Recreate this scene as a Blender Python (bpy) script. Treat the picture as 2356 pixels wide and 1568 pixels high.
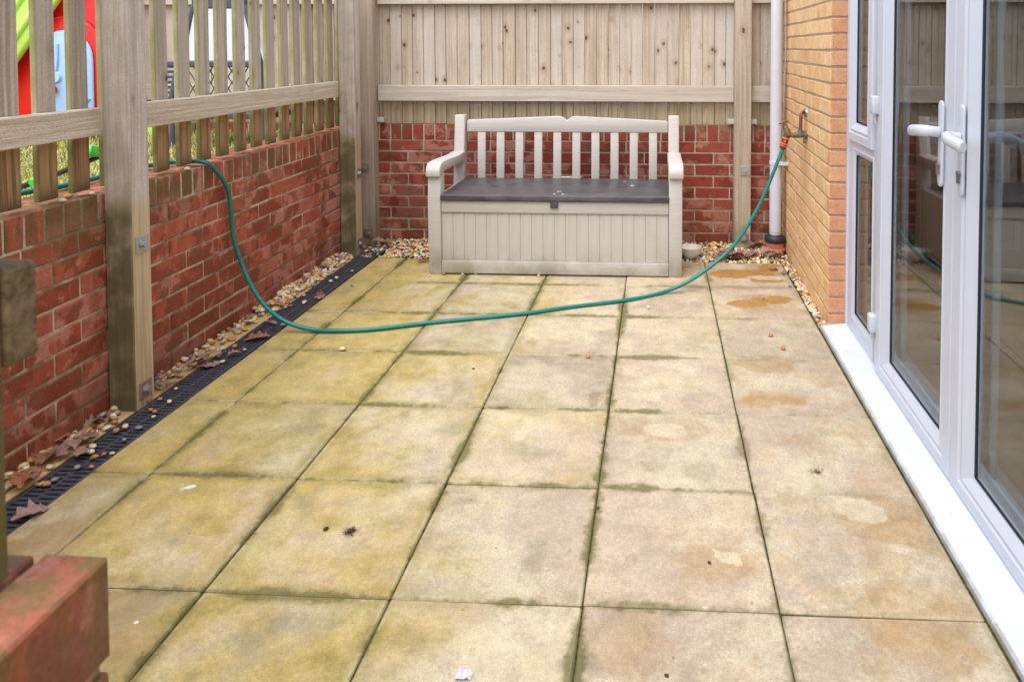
import bpy, bmesh, math, random
import numpy as np
from mathutils import Vector, Matrix

random.seed(7); RNG = np.random.default_rng(7)
scene = bpy.context.scene
COL = scene.collection
for o in list(bpy.data.objects): bpy.data.objects.remove(o)
PI = math.pi

# ------------------------------------------------------------------ camera
CAM = (1.5196, -1.6239, 1.2817); YAW = -0.05134; PITCH = 0.03783
FPX, PX, PY = 1678.63, 248.6, -612.2            # in a 2356 px wide frame
cam_d = bpy.data.cameras.new('camera'); cam = bpy.data.objects.new('camera', cam_d); COL.objects.link(cam)
cam.location = CAM; cam.rotation_euler = (PI/2 - PITCH, 0, -YAW)
cam_d.sensor_fit = 'HORIZONTAL'; cam_d.sensor_width = 36; cam_d.lens = FPX/2356*36
cam_d.shift_x = -PX/2356; cam_d.shift_y = PY/2356
cam_d.clip_start = 0.05; cam_d.clip_end = 500
cam_d.dof.use_dof = True; cam_d.dof.focus_distance = 3.6; cam_d.dof.aperture_fstop = 8.0
scene.camera = cam

# ------------------------------------------------------------------ world, sun, exposure
SUN_EL, SUN_AZ = math.radians(66), math.radians(205)      # azimuth clockwise from +Y
world = bpy.data.worlds.new('World'); scene.world = world; world.use_nodes = True
wn = world.node_tree; wn.nodes.clear()
wo = wn.nodes.new('ShaderNodeOutputWorld'); wb = wn.nodes.new('ShaderNodeBackground')
sk = wn.nodes.new('ShaderNodeTexSky'); sk.sky_type = 'NISHITA'; sk.sun_disc = False
sk.sun_elevation = SUN_EL; sk.sun_rotation = SUN_AZ; sk.air_density = 1.0; sk.dust_density = 2.0; sk.ozone_density = 1.0
hs = wn.nodes.new('ShaderNodeHueSaturation'); hs.inputs['Saturation'].default_value = 0.5     # overcast: nearly colourless
wn.links.new(sk.outputs[0], hs.inputs['Color']); wn.links.new(hs.outputs[0], wb.inputs[0]); wn.links.new(wb.outputs[0], wo.inputs[0])
wb.inputs[1].default_value = 0.15
sd = bpy.data.lights.new('sun', 'SUN'); sd.energy = 0.9; sd.angle = math.radians(60); sd.color = (1, .99, .98)
so = bpy.data.objects.new('sun', sd); COL.objects.link(so)
sdir = Vector((math.sin(SUN_AZ)*math.cos(SUN_EL), math.cos(SUN_AZ)*math.cos(SUN_EL), math.sin(SUN_EL)))
so.rotation_euler = sdir.to_track_quat('Z', 'Y').to_euler(); so.location = (0, -3, 6)
scene.view_settings.view_transform = 'Standard'; scene.view_settings.look = 'None'
scene.view_settings.gamma = 1; scene.view_settings.exposure = 1.36
scene.render.engine = 'CYCLES'

# ------------------------------------------------------------------ helpers: pixels of the photograph to points on a plane
def _R():
    cy, sy, cp, sp = math.cos(YAW), math.sin(YAW), math.cos(PITCH), math.sin(PITCH)
    f = np.array([sy*cp, cy*cp, -sp]); r = np.array([cy, -sy, 0.]); return np.array([r, np.cross(r, f), f])
_RM = _R()
def gp(u, v, val=0., ax=2):
    u *= 2356/3840; v *= 2356/3840
    d = _RM.T @ np.array([(u-1178-PX)/FPX, -(v-784-PY)/FPX, 1.]); t = (val-CAM[ax])/d[ax]
    return Vector(np.array(CAM)+t*d)

# ------------------------------------------------------------------ helpers: objects
def empty(name, loc=(0,0,0), rz=0.):
    o = bpy.data.objects.new(name, None); COL.objects.link(o); o.location = loc; o.rotation_euler = (0,0,rz); o.empty_display_size = .1
    return o
def tag(o, label=None, cat=None, group=None, kind=None):
    if label: o['label'] = label
    if cat: o['category'] = cat
    if group: o['group'] = group
    if kind: o['kind'] = kind
    return o
def obj(name, mesh, mat=None, parent=None, loc=(0,0,0), rot=(0,0,0)):
    o = bpy.data.objects.new(name, mesh); COL.objects.link(o); o.location = loc; o.rotation_euler = rot
    if mat is not None and len(mesh.materials) == 0: mesh.materials.append(mat)
    if parent is not None: o.parent = parent
    return o
class MB:
    def __init__(s): s.v = []; s.f = []
    def add(s, vs, fs):
        k = len(s.v); s.v += [tuple(p) for p in vs]; s.f += [tuple(k+i for i in f) for f in fs]; return s
    def box(s, x0, x1, y0, y1, z0, z1):
        return s.add([(x0,y0,z0),(x1,y0,z0),(x1,y1,z0),(x0,y1,z0),(x0,y0,z1),(x1,y0,z1),(x1,y1,z1),(x0,y1,z1)],
                     [(0,3,2,1),(4,5,6,7),(0,1,5,4),(1,2,6,5),(2,3,7,6),(3,0,4,7)])
    def prism(s, poly, a0, a1, axis='x'):
        n = len(poly)
        def P(p, a): return {'x': (a,p[0],p[1]), 'y': (p[0],a,p[1]), 'z': (p[0],p[1],a)}[axis]
        fs = [tuple(range(n))[::-1], tuple(range(n, 2*n))]+[(i,(i+1)%n,n+(i+1)%n,n+i) for i in range(n)]
        return s.add([P(p,a0) for p in poly]+[P(p,a1) for p in poly], fs)
    def lathe(s, prof, n=20, c=(0,0,0)):
        vs = [(c[0]+r*math.cos(2*PI*i/n), c[1]+r*math.sin(2*PI*i/n), c[2]+z) for r,z in prof for i in range(n)]
        m = len(prof); fs = [(j*n+i, j*n+(i+1)%n, (j+1)*n+(i+1)%n, (j+1)*n+i) for j in range(m-1) for i in range(n)]
        return s.add(vs, fs)
    def tube(s, pts, r, n=10, cap=True):
        pts = [Vector(p) for p in pts]; rs = r if isinstance(r, (list,tuple)) else [r]*len(pts)
        T = [(pts[min(i+1,len(pts)-1)]-pts[max(i-1,0)]).normalized() for i in range(len(pts))]
        a = Vector((0,0,1)) if abs(T[0].z) < .9 else Vector((1,0,0)); N = (a-T[0]*a.dot(T[0])).normalized()
        vs = []
        for p,t,rr in zip(pts,T,rs):
            N = (N-t*N.dot(t)).normalized(); B = t.cross(N)
            vs += [p+(N*math.cos(2*PI*k/n)+B*math.sin(2*PI*k/n))*rr for k in range(n)]
        m = len(pts); fs = [(j*n+i, j*n+(i+1)%n, (j+1)*n+(i+1)%n, (j+1)*n+i) for j in range(m-1) for i in range(n)]
        if cap: fs += [tuple(range(n))[::-1], tuple(range((m-1)*n, m*n))]
        return s.add(vs, fs)
    def mesh(s, name='mesh', mat=None, bevel=0, seg=1, smooth=False):
        me = bpy.data.meshes.new(name); me.from_pydata(s.v, [], s.f)
        bm = bmesh.new(); bm.from_mesh(me)
        bmesh.ops.recalc_face_normals(bm, faces=bm.faces)
        if bevel:
            bm.edges.ensure_lookup_table()
            es = [e for e in bm.edges if len(e.link_faces) == 2 and e.calc_face_angle() > .6]
            bmesh.ops.bevel(bm, geom=es, offset=bevel, segments=seg, affect='EDGES', profile=.5, clamp_overlap=True)
        if smooth:
            for f in bm.faces: f.smooth = True
        bm.to_mesh(me); bm.free()
        if smooth:
            try: me.set_sharp_from_angle(angle=math.radians(50))
            except Exception: pass
        if mat is not None: me.materials.append(mat)
        return me
def boxm(x0,x1,y0,y1,z0,z1,mat=None,bevel=.003,seg=1,smooth=False): return MB().box(x0,x1,y0,y1,z0,z1).mesh('box',mat,bevel,seg,smooth)
def catmull(P, k=8):
    P = [Vector(p) for p in P]; Q = [P[0]*2-P[1]]+P+[P[-1]*2-P[-2]]; out = []
    for i in range(1, len(Q)-2):
        a,b,c,d = Q[i-1:i+3]
        for j in range(k):
            t = j/k; out.append(.5*((2*b)+(c-a)*t+(2*a-5*b+4*c-d)*t*t+(3*b-a-3*c+d)*t**3))
    return out+[P[-1]]

# ------------------------------------------------------------------ helpers: node materials
def S(r,g,b):       # sRGB 0-255 to linear
    f = lambda c: (c/255/12.92 if c/255 <= .04045 else ((c/255+.055)/1.055)**2.4)
    return (f(r),f(g),f(b),1)
class NM:
    def __init__(s, name, rough=.7, spec=.4):
        s.m = bpy.data.materials.new(name); s.m.use_nodes = True; s.t = s.m.node_tree; s.t.nodes.clear()
        s.out = s.t.nodes.new('ShaderNodeOutputMaterial'); s.b = s.t.nodes.new('ShaderNodeBsdfPrincipled')
        s.t.links.new(s.b.outputs[0], s.out.inputs[0]); s.b.inputs['Roughness'].default_value = rough
        s.b.inputs['Specular IOR Level'].default_value = spec
        s._c = {}
    def put(s, sock, v):
        if isinstance(v, bpy.types.NodeSocket): s.t.links.new(v, sock)
        else: sock.default_value = v
    def node(s, typ, **kw):
        n = s.t.nodes.new(typ)
        for k,v in kw.items(): setattr(n,k,v)
        return n
    def pos(s):
        if 'pos' not in s._c: s._c['pos'] = s.node('ShaderNodeNewGeometry')
        return s._c['pos'].outputs['Position']
    def nrm(s): s.pos(); return s._c['pos'].outputs['Normal']
    def ocoord(s):
        if 'tc' not in s._c: s._c['tc'] = s.node('ShaderNodeTexCoord')
        return s._c['tc'].outputs['Object']
    def rnd(s):
        if 'oi' not in s._c: s._c['oi'] = s.node('ShaderNodeObjectInfo')
        return s._c['oi'].outputs['Random']
    def math(s, op, a, b=0., c=0., clamp=False):
        n = s.node('ShaderNodeMath', operation=op, use_clamp=clamp)
        for i,v in enumerate((a,b,c)): s.put(n.inputs[i], v)
        return n.outputs[0]
    def vmath(s, op, a, b=(0,0,0)):
        n = s.node('ShaderNodeVectorMath', operation=op); s.put(n.inputs[0],a); s.put(n.inputs[1],b)
        return n.outputs['Value'] if op in ('LENGTH','DOT_PRODUCT') else n.outputs[0]
    def sep(s, v): n = s.node('ShaderNodeSeparateXYZ'); s.put(n.inputs[0],v); return n.outputs
    def comb(s, x, y, z):
        n = s.node('ShaderNodeCombineXYZ')
        for i,v in enumerate((x,y,z)): s.put(n.inputs[i],v)
        return n.outputs[0]
    def noise(s, vec, scale=5., det=4., rough=.55, dist=0., color=False):
        n = s.node('ShaderNodeTexNoise'); s.put(n.inputs['Vector'],vec); n.inputs['Scale'].default_value = scale
        n.inputs['Detail'].default_value = det; n.inputs['Roughness'].default_value = rough; n.inputs['Distortion'].default_value = dist
        return n.outputs[1 if color else 0]
    def voro(s, vec, scale=5., feature='F1'):
        n = s.node('ShaderNodeTexVoronoi', feature=feature); s.put(n.inputs['Vector'],vec); n.inputs['Scale'].default_value = scale
        return n.outputs['Distance'], n.outputs['Color']
    def ss(s, v, a, b, lo=0., hi=1.):
        n = s.node('ShaderNodeMapRange', interpolation_type='SMOOTHSTEP'); s.put(n.inputs[0],v)
        for i,x in zip((1,2,3,4),(a,b,lo,hi)): s.put(n.inputs[i],x)
        return n.outputs[0]
    def mix(s, f, a, b, blend='MIX'):
        n = s.node('ShaderNodeMixRGB', blend_type=blend); s.put(n.inputs[0],f); s.put(n.inputs[1],a); s.put(n.inputs[2],b); return n.outputs[0]
    def scale(s, v, k): return s.vmath('MULTIPLY', v, k)
    def jit(s, v, k=37.):   # per-object offset of a coordinate
        r = s.math('MULTIPLY', s.rnd(), k); return s.vmath('ADD', v, s.comb(r, s.math('MULTIPLY',r,1.7), s.math('MULTIPLY',r,.6)))
    def bump(s, h, strength=.3, dist=.01):
        n = s.node('ShaderNodeBump'); n.inputs['Strength'].default_value = strength; n.inputs['Distance'].default_value = dist
        s.put(n.inputs['Height'],h); s.t.links.new(n.outputs[0], s.b.inputs['Normal'])
    def color(s, c): s.put(s.b.inputs['Base Color'], c)
    def rough(s, r): s.put(s.b.inputs['Roughness'], r)
    def blobs(s, P, lst):   # soft ellipse masks around points of the ground: (x, y, rx, ry, angle)
        acc = None
        xyz = s.sep(P)
        for (x,y,rx,ry,a) in lst:
            c,sn = math.cos(a), math.sin(a)
            dx = s.math('SUBTRACT', xyz[0], x); dy = s.math('SUBTRACT', xyz[1], y)
            u = s.math('MULTIPLY', s.math('ADD', s.math('MULTIPLY',dx,c), s.math('MULTIPLY',dy,sn)), 1/rx)
            v = s.math('MULTIPLY', s.math('SUBTRACT', s.math('MULTIPLY',dy,c), s.math('MULTIPLY',dx,sn)), 1/ry)
            d = s.math('SUBTRACT', 1.4, s.math('SQRT', s.math('ADD', s.math('MULTIPLY',u,u), s.math('MULTIPLY',v,v))))
            acc = d if acc is None else s.math('MAXIMUM', acc, d)
        return acc
def plain(name, col, rough=.5, var=.06, bump=.0, sc=30., spec=.4, metal=0.):
    m = NM(name, rough, spec); n = m.noise(m.pos(), sc, 4)
    k = m.ss(n, .3, .7, 1-var, 1+var); m.color(m.mix(1., col, m.comb(k,k,k), 'MULTIPLY'))
    if bump: m.bump(n, bump, .005)
    m.b.inputs['Metallic'].default_value = metal
    return m.m

# ---- brick faces
def brick_mat(name, c1, c2, pale, dark, algae_z=None, damp=.5, pale_amt=.5, streak=.0):
    m = NM(name, .8, .3); P = m.jit(m.pos(), 11.); W = m.pos(); z = m.sep(W)[2]
    base = m.mix(m.ss(m.rnd(), 0, 1), c1, c2); r2 = m.math('FRACT', m.math('MULTIPLY', m.rnd(), 7.31)); base = m.mix(m.ss(r2, .55, 1., 0, .3), base, pale); base = m.mix(m.ss(r2, .3, 0., 0, .4), base, dark)
    n1 = m.noise(P, 11, 5, .6); n2 = m.noise(W, 3.1, 5, .6); n3 = m.noise(P, 150, 3, .6); n4 = m.noise(P, 24, 4, .6)
    st = m.noise(m.scale(P, (20,20,2.6)), 1.4, 4, .6)
    base = m.mix(m.ss(n4, .35, .7, 0, .35), base, dark)
    # dry, salty skin with crisp edges
    pm = m.math('ADD', m.math('MULTIPLY', n1, .75), m.math('MULTIPLY', n2, .55)); pm = m.math('ADD', pm, m.math('MULTIPLY', m.math('SUBTRACT', m.rnd(), .5), .16))
    base = m.mix(m.math('MULTIPLY', m.ss(pm, .655, .72), pale_amt), base, pale)
    if streak: base = m.mix(m.ss(st, .54, .66, 0, streak), base, pale)
    # damp patches
    dmn = m.math('ADD', m.math('MULTIPLY', m.noise(P, 8, 5, .62), .8), m.math('MULTIPLY', m.noise(W, 2.0, 3, .6), .5))
    dm = m.math('MULTIPLY', m.ss(dmn, .665, .70), damp); base = m.mix(dm, base, dark)
    if algae_z:
        g = m.math('MULTIPLY', m.ss(z, algae_z[0], algae_z[1]), m.ss(m.math('ADD', m.noise(m.scale(W,(16,16,2.)),1.2,4,.6), m.math('MULTIPLY',m.math('SUBTRACT',n2,.5),.6)), .40, .56))
        base = m.mix(m.math('MULTIPLY', g, .8), base, S(104,88,50))
        lo = m.math('MULTIPLY', m.ss(z, .26, .0), m.ss(m.noise(W,5,4), .36,.58)); base = m.mix(m.math('MULTIPLY',lo,.6), base, S(96,62,40))
    k = m.ss(n3, .25, .75, .84, 1.14); base = m.mix(1., base, m.comb(k,k,k), 'MULTIPLY')
    m.color(base); m.rough(m.ss(dm, 0, damp+.01, .85, .55)); m.bump(m.math('ADD', n4, m.math('MULTIPLY', n3, .6)), .4, .006)
    return m.m
def mortar_mat(name, c, green=.5):
    m = NM(name, .95, .2); W = m.pos(); n = m.noise(W, 60, 5, .65); g = m.noise(W, 3.2, 5, .65)
    col = m.mix(m.ss(n,.3,.7,0,.5), c, (c[0]*.45,c[1]*.42,c[2]*.36,1))
    if green: col = m.mix(m.ss(g, .42, .58, 0, green), col, S(84,78,42))
    m.color(col); m.bump(n, .6, .004); return m.m
# ---- timber
def wood_mat(name, light, dark, side_algae_shade=0., low=None, tint=None, knots=True, greenz=None, rough_sawn=.25, kscale=(11,11,6.5), kkeep=.62, side_col=None, side_z=None):
    m = NM(name, .85, .2); O = m.jit(m.ocoord(), 23.); W = m.pos(); z = m.sep(W)[2]
    warp = m.noise(m.scale(O,(6,6,1.2)), 1.3, 2, color=True); Ow = m.vmath('ADD', O, m.scale(warp,(.03,.03,0)))
    g1 = m.noise(m.scale(Ow,(70,70,1.4)), 1.0, 3, .55); g2 = m.noise(m.scale(Ow,(260,260,6)), 1., 3, .6); cl = m.noise(m.scale(O,(5,5,1.)), 1., 3)
    f = m.ss(g1, .36, .66); f = m.math('ADD', m.math('MULTIPLY', f, .68), m.math('MULTIPLY', m.ss(g2,.3,.7), .32))
    col = m.mix(f, light, dark)
    if tint: col = m.mix(m.math('MULTIPLY', m.rnd(), .7), col, tint)
    iso = m.noise(O, 170, 4, .65); ki = m.ss(iso, .28, .72, .84, 1.1); col = m.mix(1., col, m.comb(ki,ki,ki), 'MULTIPLY')
    wz_ = m.noise(W, 3.5, 5, .65); col = m.mix(m.ss(wz_, .5, .68, 0, .3), col, S(170,161,140))
    col = m.mix(m.ss(cl, .4, .7, 0, .3), col, dark)
    if knots:
        d, c = m.voro(m.vmath('ADD', m.scale(O, kscale), m.scale(m.noise(O, 25, 2, color=True), (.25,0,.25))), 1.); keep = m.ss(m.sep(c)[0], kkeep, kkeep+.02)
        ks = m.ss(m.sep(c)[1], 0, 1, .5, 1.2); dk = m.math('DIVIDE', d, ks); kn = m.math('MULTIPLY', m.ss(dk, .12, .07), keep); ring = m.math('MULTIPLY', m.ss(dk,.36,.12,0,.4), keep)
        col = m.mix(ring, col, S(150,118,88)); col = m.mix(m.math('MULTIPLY',kn,.85), col, S(70,50,36))
    if low:     # lower part stained browner by damp
        lz = m.ss(z, low[0]+.03, low[0]-.04); col = m.mix(m.math('MULTIPLY', lz, .9), col, m.mix(f, low[1], low[2]))
        bz = m.ss(m.math('ADD', z, m.math('MULTIPLY', g1, .12)), low[3]+.15, low[3]+.05); col = m.mix(m.math('MULTIPLY', bz, .85), col, S(58,50,32))
    if side_algae_shade:  # camera-facing sides: algae tint; on the left posts also painted shade
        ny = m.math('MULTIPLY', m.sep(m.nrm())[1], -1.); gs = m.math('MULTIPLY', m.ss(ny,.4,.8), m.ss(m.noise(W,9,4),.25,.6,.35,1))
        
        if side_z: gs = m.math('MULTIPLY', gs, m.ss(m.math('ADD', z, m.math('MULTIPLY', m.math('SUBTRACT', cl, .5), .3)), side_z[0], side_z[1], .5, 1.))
        col = m.mix(m.math('MULTIPLY', gs, side_algae_shade), col, side_col or S(142,138,78))
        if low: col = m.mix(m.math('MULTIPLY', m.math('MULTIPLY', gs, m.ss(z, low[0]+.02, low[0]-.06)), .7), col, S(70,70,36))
    if greenz:
        gz = m.math('MULTIPLY', m.ss(z, greenz[0], greenz[1]), m.ss(m.noise(m.scale(W,(9,9,3)),1.,4,.6), .38, .62)); col = m.mix(m.math('MULTIPLY',gz,greenz[2]), col, S(96,98,46))
    m.color(col); m.bump(m.math('ADD', m.math('ADD', g1, m.math('MULTIPLY', g2, .7)), m.math('MULTIPLY', iso, .6)), rough_sawn*1.5, .004)
    return m.m

M = {}
M['brick_left'] = brick_mat('brick_red', S(180,96,72), S(162,76,56), S(196,136,120), S(128,62,42), (.52,.73), .8, .65, .3)
M['brick_back'] = brick_mat('brick_dark_red', S(152,70,52), S(132,56,44), S(184,130,110), S(100,46,34), (.68,.8), .6, .6)
M['brick_house'] = brick_mat('brick_buff', S(230,192,142), S(220,174,118), S(234,202,166), S(208,158,108), None, .35, .4)
M['brick_header'] = brick_mat('brick_orange', S(212,158,118), S(204,148,108), S(218,174,142), S(190,132,94), None, .3, .3)
M['brick_near'] = brick_mat('brick_brown_red', S(166,98,76), S(158,90,68), S(186,134,116), S(108,66,48), (.3,.76), .8, .6, .3)
M['mortar'] = mortar_mat('mortar', S(216,202,176), .7)
M['mortar_back'] = mortar_mat('mortar_pale', S(190,178,156), .4)
M['mortar_house'] = mortar_mat('mortar_buff', S(188,164,130), .0)
M['board'] = wood_mat('fence_board', S(208,193,172), S(162,142,119), tint=S(206,198,188), low=(.9,S(182,164,134),S(134,118,88),.70), kscale=(12,0,9), kkeep=.36)
M['rail'] = wood_mat('fence_rail', S(206,197,184), S(180,165,148), knots=True)
M['post'] = wood_mat('fence_post', S(194,180,162), S(158,139,120), greenz=(.3,.0,.5))
M['post_left'] = wood_mat('fence_post_left', S(216,206,196), S(176,160,146), side_algae_shade=.7, side_col=S(124,112,80), side_z=(.95,.6), low=(.74,S(210,190,156),S(172,150,116),-.25))  # face towards the camera darkened in the colour: side shading together with algae
M['picket'] = wood_mat('picket', S(206,192,174), S(150,132,112), side_algae_shade=.8, low=(.985,S(182,142,98),S(108,76,44),.76), tint=S(190,180,168))
M['rail_left'] = wood_mat('picket_rail', S(228,216,196), S(194,177,152), knots=False, rough_sawn=.8)
M['near_timber'] = wood_mat('weathered_timber', S(126,112,86), S(80,68,48), greenz=(1.05,.78,.8), knots=False, rough_sawn=.5)

# ---- paving slabs
def slab_mat():
    m = NM('buff_slab', .7, .35); W = m.pos(); P = m.jit(W, 19.)
    xyz = m.sep(W); x, y = xyz[0], xyz[1]
    low = m.noise(P, 3.2, 3, .5); mid = m.noise(P, 9, 5, .62); fine = m.noise(P, 150, 4, .65); grit = m.noise(W, 330, 3, .6)
    cream, pink, tan = S(203,189,160), S(189,170,148), S(186,158,122)
    # laitance: cream skin flaking off the pinkish body
    fl = m.math('ADD', m.math('MULTIPLY', low, .9), m.math('MULTIPLY', m.math('SUBTRACT',fine,.5), .62))
    fl = m.math('ADD', fl, m.math('MULTIPLY', m.math('SUBTRACT',mid,.5), .45))
    col = m.mix(m.ss(fl, .40, .51), pink, cream)
    right = m.ss(x, 1.2, 2.1)
    tanm = m.math('MULTIPLY', m.ss(m.math('ADD', mid, m.math('MULTIPLY', m.math('SUBTRACT',m.rnd(),.5), .2)), .5, .62), m.math('ADD', m.math('MULTIPLY',right,.5), .10))
    col = m.mix(tanm, col, tan)
    # distance to the joints
    def jd(c): return m.math('MULTIPLY', m.math('PINGPONG', m.math('ADD', c, 4.5), .225), 1.)
    ed = m.math('MINIMUM', jd(x), jd(y))
    # yellow-green algae: strongest by the drain side
    left = m.ss(x, 1.9, -.15); an = m.noise(W, 1.7, 4, .6); am = m.noise(W, 6.5, 5, .65)
    a = m.math('ADD', m.math('MULTIPLY', left, .78), m.math('MULTIPLY', m.math('SUBTRACT', an, .5), 1.3))
    a = m.math('ADD', a, m.math('MULTIPLY', m.math('SUBTRACT', am, .5), .9))
    a = m.math('ADD', a, m.math('MULTIPLY', m.math('SUBTRACT', m.rnd(), .5), .25))
    col = m.mix(m.ss(m.math('ADD', a, m.math('MULTIPLY', m.math('SUBTRACT', fine, .5), .5)), .2, .85, 0, .84), col, m.mix(m.ss(low,.3,.7), S(188,162,80), S(174,156,88)))
    ol = m.math('MULTIPLY', m.ss(am, .5, .68), m.ss(a, .3, .8)); col = m.mix(m.math('MULTIPLY', ol, .5), col, S(136,125,58))
    gr = m.math('MULTIPLY', m.ss(m.noise(W, 4.3, 5, .65), .52, .66), m.ss(x, 2.3, 1.3, .15, .6)); col = m.mix(m.math('MULTIPLY',gr,.85), col, S(146,140,112))
    col = m.mix(m.math('MULTIPLY', m.ss(ed, .05, .012), m.ss(left,.0,.6,.05,.4)), col, S(140,126,62))
    # wet and pale patches
    D = m.vmath('ADD', W, m.scale(m.vmath('SUBTRACT', m.noise(W, 7, 4, .6, color=True), (.5,.5,.5)), (.30,.30,0)))
    wet = m.blobs(D, [(2.03,2.49,.22,.09,0),(2.12,2.62,.10,.07,.3),(2.06,2.07,.15,.07,0),(2.0,1.93,.14,.08,0),(1.95,1.02,.16,.07,0),(1.46,-.10,.12,.12,0),(2.1,-.03,.14,.15,.2),(2.12,.33,.12,.12,-.8),(1.68,.14,.12,.1,0),(1.56,.76,.15,.1,0),(1.66,2.56,.06,.05,0),(1.63,2.15,.06,.03,0),(-.06,.12,.1,.14,0),(.30,-.12,.16,.14,0),(.06,-.2,.12,.16,0),(1.97,1.3,.15,.08,0)])
    wm = m.ss(m.math('ADD', wet, m.math('MULTIPLY', m.math('SUBTRACT',fine,.5),.35)), .32, .66); col = m.mix(m.math('MULTIPLY', wm, m.ss(mid,.3,.6,.25,.6)), col, m.mix(m.ss(x,1.6,2.0), S(176,146,108), S(178,142,92)))
    D2 = m.vmath('ADD', W, m.scale(m.vmath('SUBTRACT', m.noise(W, 9, 5, .65, color=True), (.5,.5,.5)), (.17,.13,0)))
    wet2 = m.blobs(D2, [(2.05,2.46,.16,.055,0),(1.93,2.44,.08,.045,0),(2.16,2.58,.055,.08,.2),(2.1,2.06,.10,.05,0),(1.96,2.0,.10,.06,0),(1.64,2.58,.05,.05,0),(1.95,1.0,.12,.04,0),(2.0,2.50,.20,.06,.1),(2.12,2.38,.09,.05,0),(2.2,2.66,.05,.03,0)])
    w2 = m.ss(m.math('ADD', wet2, m.math('MULTIPLY', m.math('SUBTRACT',fine,.5),.25)), .38, .48); wm = m.math('MAXIMUM', wm, w2); col = m.mix(m.math('MULTIPLY', w2, m.ss(y,1.2,2.2,.35,.85)), col, S(176,128,58))
    pale = m.blobs(D2, [(1.55,.77,.09,.05,.1),(2.08,.38,.07,.06,-.3),(1.69,.17,.03,.035,0),(2.12,2.42,.09,.035,0),(.161,.39,.018,.012,.4),(1.25,-.13,.012,.01,0)])
    col = m.mix(m.math('MULTIPLY', m.ss(m.math('ADD', pale, m.math('MULTIPLY', m.math('SUBTRACT',fine,.5),.3)), .38, .5), .75), col, S(208,194,164))
    drop = m.blobs(W, [(.161,.39,.016,.010,.5),(.36,-.1,.006,.005,0),(.9,.3,.004,.006,0)]); col = m.mix(m.ss(drop,.5,.62), col, S(238,238,234))
    spl = m.blobs(D, [(1.286,1.0,.045,.03,0)]); col = m.mix(m.math('MULTIPLY', m.ss(spl,.36,.46), .55), col, S(150,120,96))
    sp = m.voro(P, 26.); dots = m.math('MULTIPLY', m.ss(sp[0], .10, .06), m.ss(m.sep(sp[1])[0], .8, .82)); col = m.mix(m.math('MULTIPLY',dots,.7), col, S(96,84,66))
    # moss in the joints
    js = m.math('ADD', m.ss(m.noise(W, 2.4, 5, .7), .36, .72, -.002, .038), m.math('MULTIPLY', m.math('SUBTRACT', m.noise(W, 60, 4, .7), .5), .03))
    mo = m.math('MULTIPLY', m.ss(m.math('SUBTRACT', ed, js), .006, -.016), m.ss(x, 2.35, 1.3, .35, 1.)); wear = m.math('MULTIPLY', m.ss(ed, .016, .007), m.ss(mid,.4,.6)); col = m.mix(m.math('MULTIPLY', wear, .4), col, S(206,194,166)); col = m.mix(m.math('MULTIPLY', mo, .82), col, S(104,98,46))
    wz = m.ss(m.noise(P, 15, 8, .74), .3, .7, .82, 1.08); col = m.mix(1., col, m.comb(wz,wz,m.math('MULTIPLY',wz,.99)), 'MULTIPLY')
    sg = m.ss(m.noise(P, 95, 5, .75), .3, .7, .86, 1.1); col = m.mix(1., col, m.comb(sg,sg,sg), 'MULTIPLY')
    k = m.ss(grit, .25, .75, .8, 1.16); col = m.mix(1., col, m.comb(k,k,k), 'MULTIPLY')
    k2 = m.ss(m.rnd(), 0, 1, .82, .97); col = m.mix(1., col, m.comb(k2,k2,k2), 'MULTIPLY')
    m.color(col); m.rough(m.ss(wm, 0, 1, .72, .38))
    h = m.math('ADD', m.math('MULTIPLY', fine, .6), m.math('MULTIPLY', grit, .35)); m.bump(h, .5, .003)
    return m.m
M['slab'] = slab_mat()
def simple_noise(name, a, b, sc, rough=.9, bump=.5, dist=.006):
    m = NM(name, rough, .2); n = m.noise(m.pos(), sc, 5, .65); m.color(m.mix(m.ss(n,.35,.65), a, b)); m.bump(n, bump, dist); return m.m
M['joint'] = simple_noise('joint_moss', S(40,36,18), S(84,76,34), 40)
M['haunch'] = simple_noise('mortar_haunch', S(206,176,126), S(182,150,100), 18, .85, .3, .004)
M['soil'] = simple_noise('soil', S(74,58,42), S(112,92,66), 30)
M['lawn'] = simple_noise('lawn', S(120,118,62), S(176,164,104), 7)
M['ground'] = simple_noise('ground', S(120,112,88), S(150,142,116), 3)
def attr_mat(name, rough, attr='tint', bump=.2, sc=120, spec=.4):
    m = NM(name, rough, spec); a = m.node('ShaderNodeAttribute', attribute_name=attr); n = m.noise(m.pos(), sc, 4, .6)
    k = m.ss(n,.3,.7,.75,1.15); m.color(m.mix(1., a.outputs['Color'], m.comb(k,k,k), 'MULTIPLY')); m.bump(n, bump, .002); return m.m
M['gravel'] = attr_mat('gravel_stone', .55); M['grass'] = attr_mat('grass_blade', .8, spec=.15)
M['stone_cream'] = plain('pebble_cream', S(214,196,160), .6, .15, .2, 90); M['stone_brown'] = plain('pebble_brown', S(178,122,74), .6, .2, .2, 90)
M['stone_grey'] = plain('pebble_grey', S(140,136,130), .6, .2, .2, 90)
def leaf_mat():
    m = NM('dry_leaf', .65, .3); O = m.ocoord(); n = m.noise(m.jit(O,5.), 60, 4)
    c = m.mix(m.rnd(), S(162,126,114), S(128,96,82)); c = m.mix(m.ss(m.rnd(),.88,.92), c, S(162,98,64))
    vein = m.ss(m.math('ABSOLUTE', m.sep(O)[1]), .0025, .0008, 0, .5); c = m.mix(m.ss(n,.4,.7,0,.5), c, S(86,54,42)); c = m.mix(vein, c, S(176,136,108))
    m.color(c); m.bump(n,.3,.003); return m.m
M['leaf'] = leaf_mat()
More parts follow.
